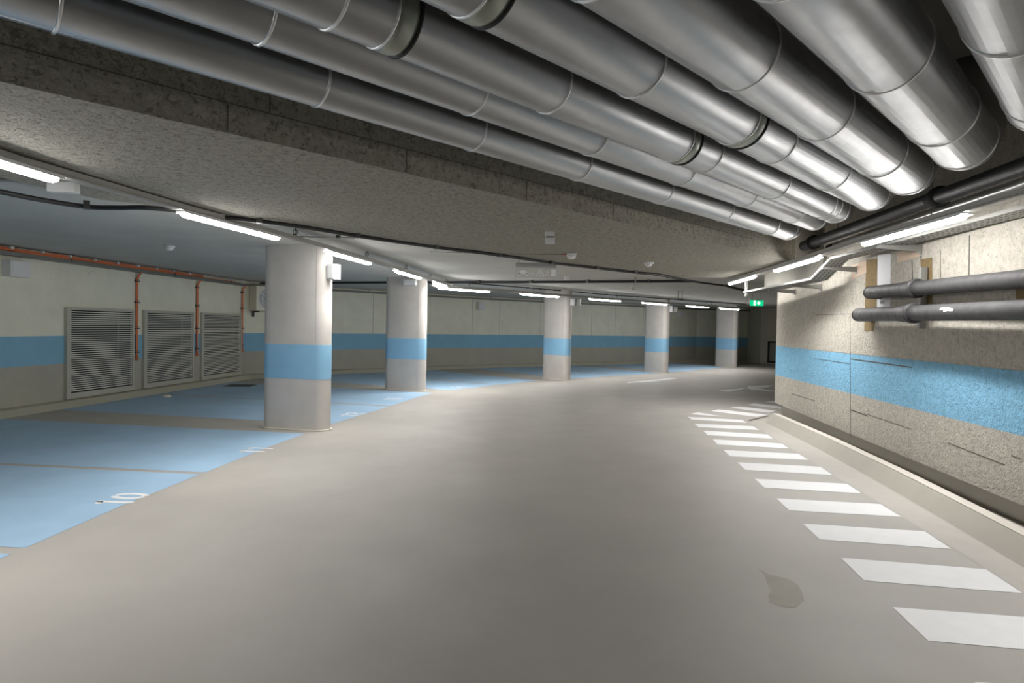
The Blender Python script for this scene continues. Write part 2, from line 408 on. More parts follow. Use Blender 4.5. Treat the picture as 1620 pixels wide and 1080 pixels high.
# kerb
kb = [(2.95, .6), (3.20, 2.5), (3.35, 4.07), (3.52, 5.03), (3.715, 6.2), (3.97, 8.04), (4.215, 10.42)]
mb = MB(); kbv = [Vector(p) for p in kb]
prof = [(0, 0), (.10, .145), (.13, .15), (.20, .15), (.21, 0)]
mb.sweep([P3(p, 0) for p in kbv], prof)
kerb = struct(mb.build('trim_1', M_kerb), 'beige coated kerb running along the right wall', 'kerb')
mb = MB(); mb.sweep([P3(p, 0) for p in kbv], [(.105, .151), (.13, .155), (.20, .155), (.20, .151)]); mb.build('kerb_edge', M_kerbtop, kerb)

# ------------------------------------------------------------------ ceilings
low = [DU(-14, STEP_N), DU(14, STEP_N), (17, 14), (17, 34), (-14, 34), (-14, -3)]
pA = DU(-12, STEP_N+.058); pB = DU(10.2, STEP_N+.058)
mb = MB()
mb.prism([(pA.x, pA.y), (pB.x, pB.y), (17, 14), (17, 34), (-16, 34), (-16, pA.y)], Z_SMOOTH, Z_HIGH+.1)
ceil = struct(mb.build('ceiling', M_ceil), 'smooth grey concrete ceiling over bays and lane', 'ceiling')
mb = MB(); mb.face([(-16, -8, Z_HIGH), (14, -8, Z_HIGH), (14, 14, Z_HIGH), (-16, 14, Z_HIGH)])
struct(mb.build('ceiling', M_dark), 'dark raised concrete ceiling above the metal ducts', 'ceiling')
# wood wool underside: from the step edge to the line where the black cable runs
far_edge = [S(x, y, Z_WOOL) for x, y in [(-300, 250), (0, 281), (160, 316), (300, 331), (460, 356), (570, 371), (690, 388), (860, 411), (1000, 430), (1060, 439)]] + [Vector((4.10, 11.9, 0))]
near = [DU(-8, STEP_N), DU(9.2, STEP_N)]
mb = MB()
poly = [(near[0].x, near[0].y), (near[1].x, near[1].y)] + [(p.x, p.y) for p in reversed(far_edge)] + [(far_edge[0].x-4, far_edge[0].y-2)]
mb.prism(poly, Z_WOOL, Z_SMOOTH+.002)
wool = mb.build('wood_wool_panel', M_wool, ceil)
# wood wool on the face of the step, lower and upper row of boards
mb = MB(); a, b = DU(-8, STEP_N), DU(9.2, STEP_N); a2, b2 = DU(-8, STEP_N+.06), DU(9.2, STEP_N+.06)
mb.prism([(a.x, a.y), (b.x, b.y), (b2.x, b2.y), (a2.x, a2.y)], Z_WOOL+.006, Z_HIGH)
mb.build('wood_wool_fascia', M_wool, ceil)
def fj(px, py0, py1):
    A_ = DU(0, STEP_N); B_ = DU(5, STEP_N)
    p = on_wall(px, (py0+py1)/2, A_, B_); q0 = on_wall(px, py0, A_, B_).z; q1 = on_wall(px, py1, A_, B_).z
    mb = MB(); mb.box((p.x-DN.x*.001, p.y-DN.y*.001, (q0+q1)/2), (.006, .004, abs(q0-q1)), (DD.x, DD.y, 0)); mb.build('board_joint', M_joint, ceil)
for j in [(360, 165, 206), (427, 150, 178), (643, 237, 273), (833, 287, 318), (970, 322, 349), (1097, 352, 372), (862, 290, 306)]: fj(*j)
A_, B_ = DU(0, STEP_N), DU(5, STEP_N)
p0 = on_wall(0, 68, A_, B_); p1 = on_wall(1190, 383, A_, B_)
mb = MB(); mb.box(((p0.x+p1.x)/2-DN.x*.001, (p0.y+p1.y)/2-DN.y*.001, 2.66), ((p1-p0).length, .004, .004), (DD.x, DD.y, 0)); mb.build('board_joint', M_joint, ceil)
# downstand beam over the end of the right wall
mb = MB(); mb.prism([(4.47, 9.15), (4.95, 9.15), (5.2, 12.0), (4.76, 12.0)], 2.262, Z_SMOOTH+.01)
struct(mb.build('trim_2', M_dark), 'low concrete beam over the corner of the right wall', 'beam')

# ------------------------------------------------------------------ columns
def stadium(cx, cy, ax, L_, r, n=12):
    ax = Vector(ax).normalized(); sd = Vector((-ax.y, ax.x)); out = []
    for s_, a0 in ((1, -90), (-1, 90)):
        for i in range(n+1):
            a = math.radians(a0+180*i/n); v = ax*(s_*L_/2+r*math.cos(a)) + sd*(r*math.sin(a)); out.append((cx+v.x, cy+v.y))
    return out
COLS = [((-3.035, 8.965), (.979, -.215), 'oblong concrete column nearest the viewer, white box high on its edge'),
        ((-2.433, 14.52), (.957, -.29), 'second oblong column from the front, behind the nearest one'),
        ((1.308, 18.34), (.67, -.74), 'middle oblong column with a small white box, on the far bay line'),
        ((5.098, 22.28), (.60, -.80), 'fourth oblong column from the front, left of the last one'),
        ((9.048, 26.65), (.60, -.80), 'farthest oblong column, just left of the green exit sign')]
for (c, ax, lb) in COLS:
    t = thing('concrete_column', lb, 'column', (c[0], c[1], 0), 'oblong columns with a blue band')
    def ring(z0, z1, r, nm, mt):
        mb = MB(); mb.prism(stadium(c[0], c[1], ax, .71, r), z0, z1); o = mb.build(nm, mt, t)
        for f in o.data.polygons:
            if abs(f.normal.z) < .5: f.use_smooth = True
        md = o.modifiers.new('split', 'EDGE_SPLIT'); md.split_angle = math.radians(40)
        return o
    ring(0, Z_SMOOTH, .146, 'shaft', M_col)
    ring(.72, 1.2, .1485, 'painted_band', M_colb)
    ring(.003, .018, .165, 'sealant_skirt', M_skirt)
    a2 = Vector(ax).normalized(); sd = Vector((-a2.y, a2.x)); sd = sd if sd.dot(Vector(c)) < 0 else -sd
    for s_ in (-.355, .355):
        mb = MB(); q_ = Vector(c)+a2*s_+sd*.1462; mb.box(P3(q_, 1.90), (.006, .0025, 1.36), (a2.x, a2.y, 0)); mb.build('formwork_joint', M_joint2, t)

# ------------------------------------------------------------------ metal ducts
#        R    lower tangent deg, rings (ratio), collars(ratio), end ratio, label
DUCT = [(.125, 20.1, [.166, .527, .875, 1.223, 1.6, 1.982, 2.36], [], 2.62, 'slimmest bright metal duct, hanging next to the wood wool step'),
        (.130, 23.6, [.02, .429, .865, 1.266, 1.70, 2.13, 2.56], [], 2.90, 'second bright metal duct from the wood wool step, plain seams without clamps'),
        (.140, 26.55, [.12, .542, 1.097, 1.826, 2.352, 2.86, 2.93], [.66, 1.67], 3.15, 'third bright metal duct from the wood wool step, with two greenish clamp collars'),
        (.152, 32.05, [.30, 1.424, 2.305, 2.892], [.86, 2.02], 3.65, 'bright metal duct in the middle of the row, with a clamp collar near its bend'),
        (.170, 38.7, [1.2, 1.967, 2.689, 3.501], [], 4.25, 'wide bright metal duct between the clamped duct and the widest pair'),
        (.1855, 49.7, [2.15, 3.285, 4.42], [], 5.45, 'very wide metal duct left of the dark ceiling gap'),
        (.200, 66.2, [3.9, 5.869, 7.881], [], 11.5, 'widest metal duct, at the top right corner beyond the dark gap')]
for i, (R_, al, rings, cols, te, lb) in enumerate(DUCT):
    a = math.radians(al); w = 1.08+R_
    lo, hi = .05, 8.
    for _ in range(60):                       # distance across at which the pipe shows under this angle
        n = (lo+hi)/2
        ang = math.atan2(w, n)-math.asin(R_/math.hypot(w, n)) if i < 6 else math.atan2(w, n)-math.asin(R_/math.hypot(w, n))
        if ang > a: lo = n
        else: hi = n
    zc = 1.5+w; Dt = n+R_*math.sin(a)
    te *= Dt
    te = min(te, 4.7) if i == 6 else te
    t = thing('metal_duct', lb, 'duct', DU(.5, n, zc), 'bright metal ducts under the raised ceiling')
    ts = -3.5 if i < 5 else -2.5
    br = R_+.13
    path = [DU(ts, n, zc), DU((ts+te)/2, n, zc), DU(te-br, n, zc)]
    mb = MB(); mb.tube(path, R_, 40); mb.build('duct_run', M_metal, t)
    bend = []
    for k in range(9):
        b_ = PI/2*k/8; q = DU(te-br+br*math.sin(b_), n, zc+br*(1-math.cos(b_))); bend.append(q)
    bend.append(DU(te, n, Z_HIGH))
    mb = MB(); mb.tube(bend, R_+.0006, 40); mb.build('elbow', M_metal, t)
    def seam(tt, wd=.015, ex=.006, nm='seam_ring', mt=M_ring):
        mb = MB(); mb.tube([DU(tt-wd/2, n, zc), DU(tt-wd/4, n, zc), DU(tt+wd/4, n, zc), DU(tt+wd/2, n, zc)], [R_, R_+ex, R_+ex, R_], 40); return mb.build(nm, mt, t)
    for r_ in rings:
        if r_*Dt < te-br-.02: seam(r_*Dt)
    seam(te-br)
    for r_ in cols:
        seam(r_*Dt, .09, .006, 'clamp_collar', M_collar); seam(r_*Dt+.052, .014, .009, 'gasket', M_rubber)
        seam(r_*Dt-.05, .012, .006)
    # hanger rods up to the raised ceiling
    for tt in (1.0, 3.2, 5.2):
        if tt < te-br:
            mb = MB(); mb.tube([DU(tt, n, zc+R_-.01), DU(tt, n, Z_HIGH)], .006, 8); mb.build('hanger_rod', M_galv, t)

# ------------------------------------------------------------------ pipes on the right
def straight(a, b, n=2): return [a+(b-a)*(i/(n-1)) for i in range(n)]
a = Vector((3.76, 8.2, 2.62)); b = Vector((3.345, 4.12, 2.62)); dv = (b-a).normalized(); far_b = b+dv*5.5
t = thing('drain_pipe', 'black drain pipe under the ceiling, above the silver pipe', 'pipe', a)
mb = MB(); mb.tube(straight(a, far_b), .062, 24); mb.build('pipe_run', M_blackpipe, t)
for q in (a+dv*.28, a+dv*3.02):
    mb = MB(); mb.tube([q-dv*.10, q-dv*.02, q+dv*.0, q+dv*.05, q+dv*.055], [.063, .072, .086, .088, .064], 28); mb.build('pipe_socket', M_blackpipe, t)
mb = MB(); mb.tube([a+dv*.02, a-dv*.03, a-dv*.06, a-dv*.075], [.062, .062, .05, .02], 20); mb.build('end_cap', M_blackpipe, t)
a = Vector((3.90, 7.68, 2.555)); b = Vector((3.51, 4.34, 2.555)); dv = (b-a).normalized()
t = thing('silver_pipe', 'shiny silver clad pipe directly above the right row of lamps', 'pipe', a)
mb = MB(); mb.tube(straight(a, b+dv*5.5), .046, 24); mb.build('pipe_run', M_clad, t)
mb = MB(); mb.tube([a-dv*.22, a+dv*.01], .043, 20); mb.build('pipe_stub', M_blackpipe, t)
for k in range(8):
    q = a+dv*(.02+k*.95)
    mb = MB(); mb.tube([q-dv*.006, q, q+dv*.006], [.046, .049, .046], 24); mb.build('seam_ring', M_ring, t)

def wall_pipe(lb, pL, pR, r, off, sock):
    """pipe along the right wall; pL, pR sight points on its axis"""
    A = RW_A + rw_n*off; B = RW_B + rw_n*off
    a = on_wall(*pL, A, B); b = on_wall(*pR, A, B); dv = (b-a).normalized(); n3 = Vector((rw_n.x, rw_n.y, 0))
    t = thing('drain_pipe', lb, 'pipe', a)
    e = b+dv*4.6
    mb = MB(); mb.tube([a+dv*r*1.3, e], r, 28); mb.build('pipe_run', M_dusty, t)
    br = r*1.3; el = []
    for k in range(8):
        g = PI/2*k/7; el.append(a+dv*br*(1-math.sin(g))-n3*br*(1-math.cos(g)))
    el.append(el[-1]-n3*max(.01, off-br-.0))
    mb = MB(); mb.tube(el, r*1.005, 28); mb.build('pipe_bend', M_dusty, t)
    q = on_wall(*sock, A, B)
    q = a+dv*(q-a).dot(dv)
    mb = MB(); mb.tube([q-dv*.22, q-dv*.18, q-dv*.17, q+dv*.0, q+dv*.01, q+dv*.055, q+dv*.06], [r, r*1.10, r*1.12, r*1.12, r*1.32, r*1.32, r*1.01], 28); mb.build('pipe_socket', M_dusty, t)
    return t, a, dv
tA, aA, dA = wall_pipe('upper dusty dark pipe mounted along the right wall', (1372, 463), (1620, 441), .073, .155, (1447, 453))
tB, aB, dB = wall_pipe('lower dusty dark pipe mounted along the right wall, scuffed white', (1354, 498), (1620, 490), .077, .19, (1442, 495))
# scuff of white paint on the lower pipe
A = RW_A + rw_n*.19; B = RW_B + rw_n*.19
q = on_wall(1511, 494, A, B); n3 = Vector((rw_n.x, rw_n.y, 0))
mb = MB()
for k in range(7):
    u0, u1 = -.10+.03*k, -.10+.03*(k+1); 
    for j in range(3):
        g0, g1 = math.radians(4+9*j+2*math.sin(k*2)), math.radians(13+9*j-2*math.cos(k*3))
        if (j == 0 and k < 2) or (j == 2 and k > 4): continue
        f = lambda u, g: q + dB*u + n3*(.0782*math.cos(g)) + Vector((0, 0, 1))*(.0782*math.sin(g))
        qz = q - Vector((0, 0, q.z-(aB+dB*(q-aB).dot(dB)).z)); 
        f = lambda u, g: qz + dB*u + n3*(.0783*math.cos(g)) + Vector((0, 0, .0783*math.sin(g)))
        mb.face([f(u0, g0), f(u1, g0), f(u1, g1), f(u0, g1)])
mb.build('paint_scuff', M_paper, tB)
# strut post carrying both wall pipes
pz = on_wall(1468, 460, RW_A, RW_B)
t = thing('strut_rail', 'short upright galvanised rail behind the two wall pipes', 'bracket', (pz.x, pz.y, pz.z))
mb = MB(); mb.box((pz.x+rw_n.x*.05, pz.y+rw_n.y*.05, 1.87), (.045, .06, .62), (rw_d.x, rw_d.y, 0)); mb.build('rail', M_galv, t)
for zz, rr, off in ((1.98, .078, .155), (1.70, .082, .19)):
    pass

# ------------------------------------------------------------------ lighting runs
LEFT = [Vector((-3.28, -3.5, 0)), Vector((-3.16, 1.0, 0)), Vector((-3.06, 3.9, 0)), Vector((-2.83, 5.40, 0)), Vector((-2.56, 6.89, 0)), Vector((-2.36, 8.09, 0)), Vector((-2.157, 9.52, 0)), Vector((-2.0, 10.7, 0)), Vector((-1.803, 12.31, 0)), Vector((-1.66, 13.6, 0)), Vector((-1.47, 15.1, 0))]
FARL = [.935*v for v in (Vector((-1.95, 15.18, 0)), Vector((3.5, 20.75, 0)), Vector((9.95, 27.2, 0)))]
RIGHT = [Vector((3.00, -3.0, 0)), Vector((3.30, 2.8, 0)), Vector((3.44, 4.78, 0)), Vector((3.575, 6.49, 0)), Vector((3.70, 7.46, 0)), Vector((3.93, 9.53, 0)), Vector((4.01, 10.4, 0)), Vector((4.19, 12.3, 0))]
def along(pl, y):
    for a, b in zip(pl, pl[1:]):
        if a.y <= y <= b.y: return a+(b-a)*((y-a.y)/(b.y-a.y))
ZT = 2.435; BEAM = 11.5
def trunk(pl, lb, hooks, ztop, ZT=ZT):
    t = thing('lighting_trunking', lb, 'lamp rail', P3(pl[0], ZT))
    mb = MB(); mb.sweep([P3(p, ZT) for p in pl], [(-.042, 0), (.042, 0), (.042, .012), (.034, .02), (.034, .056), (-.034, .056), (-.034, .02), (-.042, .012)]); mb.build('rail', M_trunk, t)
    for y, zt in hooks:
        p = along(pl, y); 
        mb = MB(); mb.tube([P3(p, ZT+.05), P3(p, zt)], .0035, 6)
        if zt > 2.53: mb.torus(P3(p, (ZT+.056+zt)/2), (.3, 1, 0), .028, .0045, 18, 6)
        mb.build('hanger_hook', M_clip, t)
    return t
trunk(LEFT, 'long grey lamp rail hung along the left side of the lane', [(7.25, Z_SMOOTH), (9.4, Z_SMOOTH), (11.35, Z_SMOOTH), (13.1, Z_SMOOTH), (14.6, Z_SMOOTH), (4.6, Z_WOOL), (2.4, Z_WOOL), (-2, Z_HIGH)], Z_SMOOTH)
trunk(FARL, 'lamp rail crossing behind the middle columns towards the exit', [(15.0, Z_SMOOTH), (16.6, Z_SMOOTH), (19.3, Z_SMOOTH), (21.4, Z_SMOOTH), (23.5, Z_SMOOTH), (25.0, Z_SMOOTH)], Z_SMOOTH, ZT-.06)
trunk(RIGHT, 'lamp rail along the right wall under the silver pipe', [(5.3, Z_HIGH), (7.2, Z_HIGH), (11, Z_WOOL), (1, Z_HIGH)], Z_HIGH)
def lamp(pl, y0, y1, lb, ZT=ZT):
    a, b = P3(along(pl, y0), 0), P3(along(pl, y1), 0); dv = (b-a).normalized(); sd = Vector((dv.y, -dv.x, 0)); Ln = (b-a).length
    t = thing('linear_lamp', lb, 'lamp', P3((a+b)/2, ZT-.05), 'lit linear lamps on the rails')
    mb = MB(); mb.box(P3((a+b)/2, ZT-.003), (Ln+.02, .100, .014), dv)
    for q_ in (-.049, .049): mb.box(P3((a+b)/2+sd*q_, ZT-.013), (Ln+.02, .003, .012), dv)
    mb.build('housing', M_white, t)
    mb = MB()
    cs = [(0, .55), (.03, .9), (.08, 1), (Ln-.08, 1), (Ln-.03, .9), (Ln, .55)]
    rings = []
    for u, k in cs:
        rg = []
        for j in range(9):
            g = PI*j/8; rg.append(mb.bm.verts.new(a+dv*u+sd*(.037*k*math.cos(g))+Vector((0, 0, ZT-.012-(.008+.032*k*math.sin(g)) if 0 < j < 8 else ZT-.010))))
        rings.append(rg)
    for r0, r1 in zip(rings, rings[1:]):
        for j in range(8):
            f = mb.bm.faces.new((r0[j], r0[j+1], r1[j+1], r1[j])); f.smooth = True
    mb.bm.faces.new(rings[0]); mb.bm.faces.new(rings[-1][::-1])
    mb.build('diffuser', M_lamp, t)
    ld = bpy.data.lights.new('lamp_beam', 'AREA'); ld.shape = 'RECTANGLE'; ld.size = Ln-.06; ld.size_y = .05
    ld.energy = BEAM*Ln; ld.spread = math.radians(112); ld.color = (1., .975, .955)
    lo = bpy.data.objects.new('lamp_beam', ld); COL.objects.link(lo); lo.parent = t
    lo.location = P3((a+b)/2, ZT-.0535)-t.location; lo.rotation_euler = (0, 0, math.atan2(dv.y, dv.x))
for y0, y1, lb in [(-.9, .6, 'lit lamp on the left rail, just outside the left picture edge'), (2.65, 4.18, 'lit linear lamp cut by the left picture edge, near the top'),
                   (5.40, 6.89, 'lit linear lamp on the left rail, the long one before the nearest column'), (8.05, 9.52, 'lit linear lamp on the left rail passing the top of the nearest column'),
                   (10.75, 12.31, 'lit linear lamp on the left rail crossing the top of the second column'), (13.45, 15.0, 'last lit lamp of the left rail, touching the start of the far rail')]: lamp(LEFT, y0, y1, lb)
for y0, y1, lb in [(15.33, 16.55, 'first lit lamp of the far rail, right of the second column'), (17.4, 18.55, 'lit lamp of the far rail just left of the middle column'), (19.6, 20.78, 'lit lamp of the far rail just right of the middle column'),
                   (21.7, 22.8, 'lit lamp of the far rail at the top of the fourth column'), (23.8, 24.98, 'lit lamp of the far rail between the fourth and farthest columns'), (25.65, 26.85, 'last lit lamp of the far rail, at the top of the farthest column')]: lamp(FARL, y0*.935, y1*.935, lb, ZT-.06)
for y0, y1, lb in [(1.7, 3.2, 'lit lamp on the right rail, outside the right picture edge'), (4.85, 6.49, 'big lit linear lamp nearest on the right rail, above the wall pipes'),
                   (7.75, 9.5, 'middle lit linear lamp of the right rail, beside the cable tray ramp'), (10.6, 12.25, 'last lit linear lamp of the right rail, left of the exit sign')]: lamp(RIGHT, y0, y1, lb)

# ------------------------------------------------------------------ louvred vents on the left wall
for s0, s1, lb in ((1.23, 2.91, 'large louvred wall vent, leftmost and nearest of the three'), (3.20, 4.90, 'louvred wall vent between two orange cable drops, middle of the three'), (5.21, 7.0, 'louvred wall vent next to the room corner, rightmost of the three')):
    t = thing('louvre_vent', lb, 'vent', LW((s0+s1)/2, .05, .12), 'louvred vents on the left wall')
    d3 = Vector((lw_d.x, lw_d.y, 0)); n3 = Vector((lw_n.x, lw_n.y, 0)); W = s1-s0; z0, z1 = .118, 1.70
    mb = MB()
    for sa, sb, za, zb in ((s0, s0+.09, z0, z1), (s1-.05, s1, z0, z1), (s0+.09, s1-.05, z1-.05, z1), (s0+.09, s1-.05, z0, z0+.10)):
        mb.box(LW((sa+sb)/2, .03, (za+zb)/2), (sb-sa, .06, zb-za), d3)
    mb.build('frame', M_vent, t, .004)
    mb = MB(); mb.box(LW((s0+s1)/2, .004, (z0+z1)/2), (W-.02, .006, z1-z0-.02), d3); mb.build('cavity', M_ventdark, t)
    mb = MB(); n = 38
    for k in range(n):
        z = z0+.115+(z1-z0-.175)*(k+.5)/n
        mb.box(LW((s0+s1)/2+.02, .040, z), (W-.15, .028, .0165), d3)
    mb.build('slats', M_slat, t)
    mb = MB(); mb.box(LW(s1-.46, .058, (z0+z1)/2), (.012, .004, z1-z0-.16), d3); mb.build('mullion', M_vent, t)

# ------------------------------------------------------------------ cable trays along the left and far walls
tray_line = [LW(-14, .16), LW(0, .16), LW(7.05, .16)] 
far_tray = [P3(p, 0) for p in offset_poly(FAR, .22)]
allp = [P3(LW_A-lw_d*14+lw_n*.05, 0)]
def tray(pl, lb, z, w, hooks):
    t = thing('cable_tray', lb, 'cable tray', P3(pl[0], z))
    mb = MB(); mb.sweep([P3(p, z) for p in pl], [(w, 0), (w, .055), (w-.012, .055), (w-.012, .012), (-.012, .012), (-.012, 0)]); mb.build('tray', M_rail, t)
    for p in hooks:
        mb = MB(); mb.tube([p, P3(p, Z_SMOOTH)], .007, 6); mb.build('hanger_rod', M_clip, t)
    return t
tray([LW(-14, .04), LW(0, .04), LW(7.0, .04)], 'grey cable tray along the top of the left wall, filled with orange cables', 2.44, .16, [LW(s, .21, 2.45) for s in (-2.5, 1.15, 3.95, 6.2)])
ft = offset_poly(FAR, .10)
tray([P3(p, 0) for p in ft], 'grey cable tray along the top of the curved far wall', 2.465, .14, [P3(a+(b-a)*k, 2.47) for a, b in zip(offset_poly(FAR, .24), offset_poly(FAR, .24)[1:]) for k in (.2, .62)])
mb = MB()
for k, (o, zz) in enumerate([(.10, 2.50), (.13, 2.497), (.165, 2.50), (.11, 2.522), (.145, 2.526), (.175, 2.520), (.16, 2.540)]):
    pts = [LW(-14+j*.5, o+.008*math.sin(j*1.7+k), zz+.006*math.sin(j*2.3+k*1.3)) for j in range(int((20.8 if k < 3 else (17.1 if k < 5 else 19.2))/.5)+1)]
    mb.tube(pts, .015, 8)
tg = tag(mb.build('cable_bundle', M_orange), 'bundle of orange cables lying in the left wall tray', 'cable')
bs = [LW(-.55+k*.56, .19, 2.552) for k in range(14)]
for k, p in enumerate(bs):
    mb = MB(); mb.box(p, (.045, .05, .04), (lw_d.x, lw_d.y, 0)); mb.build('cable_tie', M_white, tg)
for s, lb in ((3.02, 'orange cable drop right of the leftmost louvred vent'), (5.06, 'orange cable drop between the middle and rightmost vents'), (7.08, 'orange cable drop in the room corner by the rightmost vent')):
    t = thing('cable_drop', lb, 'cable', LW(s, .02, .75), 'orange cable drops beside the vents')
    mb = MB()
    for k in range(3):
        o = (k-1)*.018
        mb.tube([LW(s+o+.03, .15, 2.47), LW(s+o+.01, .06, 2.40), LW(s+o, .03, 2.30), LW(s+o+.004*k, .028, 1.6), LW(s+o, .028, 1.0), LW(s+o, .03, .88), LW(s-.03+o*2.2, .05, .70)], .010, 8)
    mb.build('cables', M_orange, t)
    for zz in (2.27, 1.85, 1.33, .86):
        mb = MB(); mb.box(LW(s, .03, zz), (.13, .035, .022), (lw_d.x, lw_d.y, 0)); mb.box(LW(s, .03, zz+.035), (.11, .02, .01), (lw_d.x, lw_d.y, 0)); mb.build('clamp', M_clip, t)

# cable tray on the right wall, with ramp
tp = [Vector((4.31, 11.55, 2.20)), Vector((4.17, 9.6, 2.20)), Vector((4.13, 8.55, 2.21)), Vector((4.06, 7.9, 2.415)), Vector((3.86, 4.9, 2.435)), Vector((3.60, 2.0, 2.435)), Vector((3.05, -4, 2.435))]
t = thing('cable_tray', 'perforated galvanised cable tray stepping up along the right wall', 'cable tray', tp[0])
Wt = .24
mb = MB(); mb.sweep([p-Vector((0, 0, 0)) for p in tp], [(-.11, .030), (-.11, 0), (.11, 0), (.11, .030), (.105, .030), (.105, .005), (-.105, .005), (-.105, .030)]); mb.build('tray', M_galv, t)
mb = MB()
for a, b in zip(tp, tp[1:]):
    dv = (b-a).normalized(); k = int((b-a).length/.075); sd = dv.cross(Vector((0, 0, 1))).normalized(); up = sd.cross(dv)
    for i in range(k):
        for o in (-.075, -.025, .025, .075):
            mb.box(a+dv*((i+.5)*.075)+sd*o-up*.0015, (.04, .012, .003), dv, up)
mb.build('perforations', M_clip, t)
mb = MB()
for o in (-.06, -.02, .03, .065): mb.tube([p+Vector((o, 0, .02)) for p in tp[:5]], .012, 8)
mb.build('cables', M_trunk, t)
for y, z in ((6.55, 2.40), (8.1, 2.33), (9.3, 2.185), (10.5, 2.185), (4.2, 2.41)):
    p = RW(y, .004, z); n3 = Vector((rw_n.x, rw_n.y, 0)); d3 = Vector((rw_d.x, rw_d.y, 0))
    mb = MB(); mb.hexa([p-d3*.02+Vector((0, 0, -.05)), p-d3*.02+n3*.42+Vector((0, 0, -.012)), p-d3*.02+n3*.42+Vector((0, 0, .02)), p-d3*.02+Vector((0, 0, .02))],
                       [p+d3*.02+Vector((0, 0, -.05)), p+d3*.02+n3*.42+Vector((0, 0, -.012)), p+d3*.02+n3*.42+Vector((0, 0, .02)), p+d3*.02+Vector((0, 0, .02))])
    mb.box(p+n3*.006+Vector((0, 0, -.02)), (.05, .01, .10), d3); mb.build('wall_bracket', M_galv, t)
mb = MB(); p = Vector((4.28, 11.62, 2.27)); mb.box(p, (.035, .035, .26), (1, 0, 0)); mb.build('end_post', M_galv, t)

# ------------------------------------------------------------------ ceiling cables
def cable(px, z, r, lb, clips, zt=None, kind='cable', mt=None):
    pts = [S(x, y, z) for x, y in px]
    sm = []
    for i in range(len(pts)-1):                      # smooth the run
        p0, p1, p2, p3 = pts[max(0, i-1)], pts[i], pts[i+1], pts[min(len(pts)-1, i+2)]
        for k in range(6):
            u = k/6; sm.append(.5*((2*p1)+(p2-p0)*u+(2*p0-5*p1+4*p2-p3)*u*u+(3*p1-p0-3*p2+p3)*u**3))
    sm.append(pts[-1])
    t = thing('ceiling_cable', lb, kind, sm[0])
    mb = MB(); mb.tube(sm, r, 10); mb.build('cable_run', mt or M_cable, t)
    for x, y in clips:
        p = S(x, y, z); mb = MB(); mb.box(p+Vector((0, 0, .012)), (.05, r*3.0, r*2+.03), (1, .7, 0)); mb.build('clip', M_clip, t)
    return t
cable([(-200, 262), (0, 303), (60, 315), (137, 327), (185, 328.5), (232, 328.5), (300, 335), (350, 343), (410, 349.5), (480, 359), (565, 373), (690, 391), (790, 403.5), (873, 415.5), (944, 424), (1005, 431), (1040, 434.5), (1075, 441), (1110, 447), (1150, 452)],
      2.475, .021, 'black cable curving along the edge of the wood wool ceiling', [(137, 326.5), (410, 349), (565, 373), (690, 391), (790, 403.5), (873, 415), (944, 423.5), (1005, 430), (1058, 438)])
cable([(330, 449), (420, 448.5), (560, 447), (700, 446.5), (860, 446), (980, 445.3), (1095, 444.6)], 2.545, .03, 'straight black conduit crossing the ceiling from wall to cable bend', [(640, 446.5), (758, 446), (840, 445.8), (930, 445), (1026, 445)])
cable([(720, 446), (800, 452.5), (880, 459), (960, 466), (1040, 471.5), (1110, 477), (1180, 481)], 2.56, .016, 'thin dotted ceiling conduit above the far row of lamps', [(835, 455.5), (855, 457), (878, 459), (900, 461), (920, 462.5), (940, 464), (960, 466), (975, 467), (1010, 469.5)])
cable([(1150, 452), (1168, 457), (1182, 459.5), (1200, 458.5), (1225, 456)], 2.44, .03, 'thick black cable end dipping under the last right lamp', [])
cable([(430, 372), (470, 374), (560, 376)], 2.56, .008, 'thin grey conduit behind the left lamp rail', [(466, 374), (535, 375.5)], mt=M_galv)
cable([(680, 398), (780, 401), (888, 402.5)], 2.49, .004, 'thin wire leading to the round ceiling sensor', [], mt=M_rail)

# ------------------------------------------------------------------ small fittings
def white_box(lb, c, size, ax, grp=None, mt=None, name='sensor_box'):
    t = thing(name, lb, 'box', c, grp)
    mb = MB(); mb.box(c, size, ax); o = mb.build('casing', mt or M_white, t, .006)
    axv = Vector(ax).normalized(); sd = Vector((0, 0, 1)).cross(axv)
    mb = MB(); mb.box(Vector(c)-sd*(size[1]/2+.004), (size[0]*.86, .008, size[2]*.86), ax); mb.build('cover', mt or M_white, t, .003)
    return t
white_box('white box high on the left wall beside the picture edge', LW(.22, .075, 2.25), (.36, .15, .25), (lw_d.x, lw_d.y, 0), 'white sensor boxes')
c1 = S(527, 432.5, 2.31)
def endpt(i, s): c, ax, _ = COLS[i]; a = Vector(ax).normalized(); return Vector((c[0], c[1]))+a*s
p = endpt(0, .46); 
white_box('white box on the lane side edge of the nearest column', (p.x+.10, p.y-.09, 2.215), (.13, .13, .21), (.85, -.5, 0), 'white sensor boxes')
p = endpt(1, .12)
white_box('white box high on the second column, behind its lamp', (p.x-.0, p.y-.21, 2.46), (.30, .10, .13), (.957, -.29, 0), 'white sensor boxes')
p = endpt(2, .52)
t = white_box('white box with grey back on the middle column', (p.x+.05, p.y-.02, 2.24), (.13, .10, .20), (.9, -.3, 0), 'white sensor boxes')
p2_ = Vector((p.x+.20, p.y+.02, 2.23)); mb = MB(); mb.box(p2_, (.14, .10, .19), (.9, -.3, 0)); mb.build('back_box', M_grey, t)
p = endpt(3, .52)
t = white_box('white box with grey back on the fourth column', (p.x+.07, p.y-.02, 2.22), (.10, .10, .22), (.9, -.3, 0), 'white sensor boxes')
mb = MB(); mb.box((p.x+.22, p.y+.02, 2.21), (.12, .10, .18), (.9, -.3, 0)); mb.build('back_box', M_grey, t)
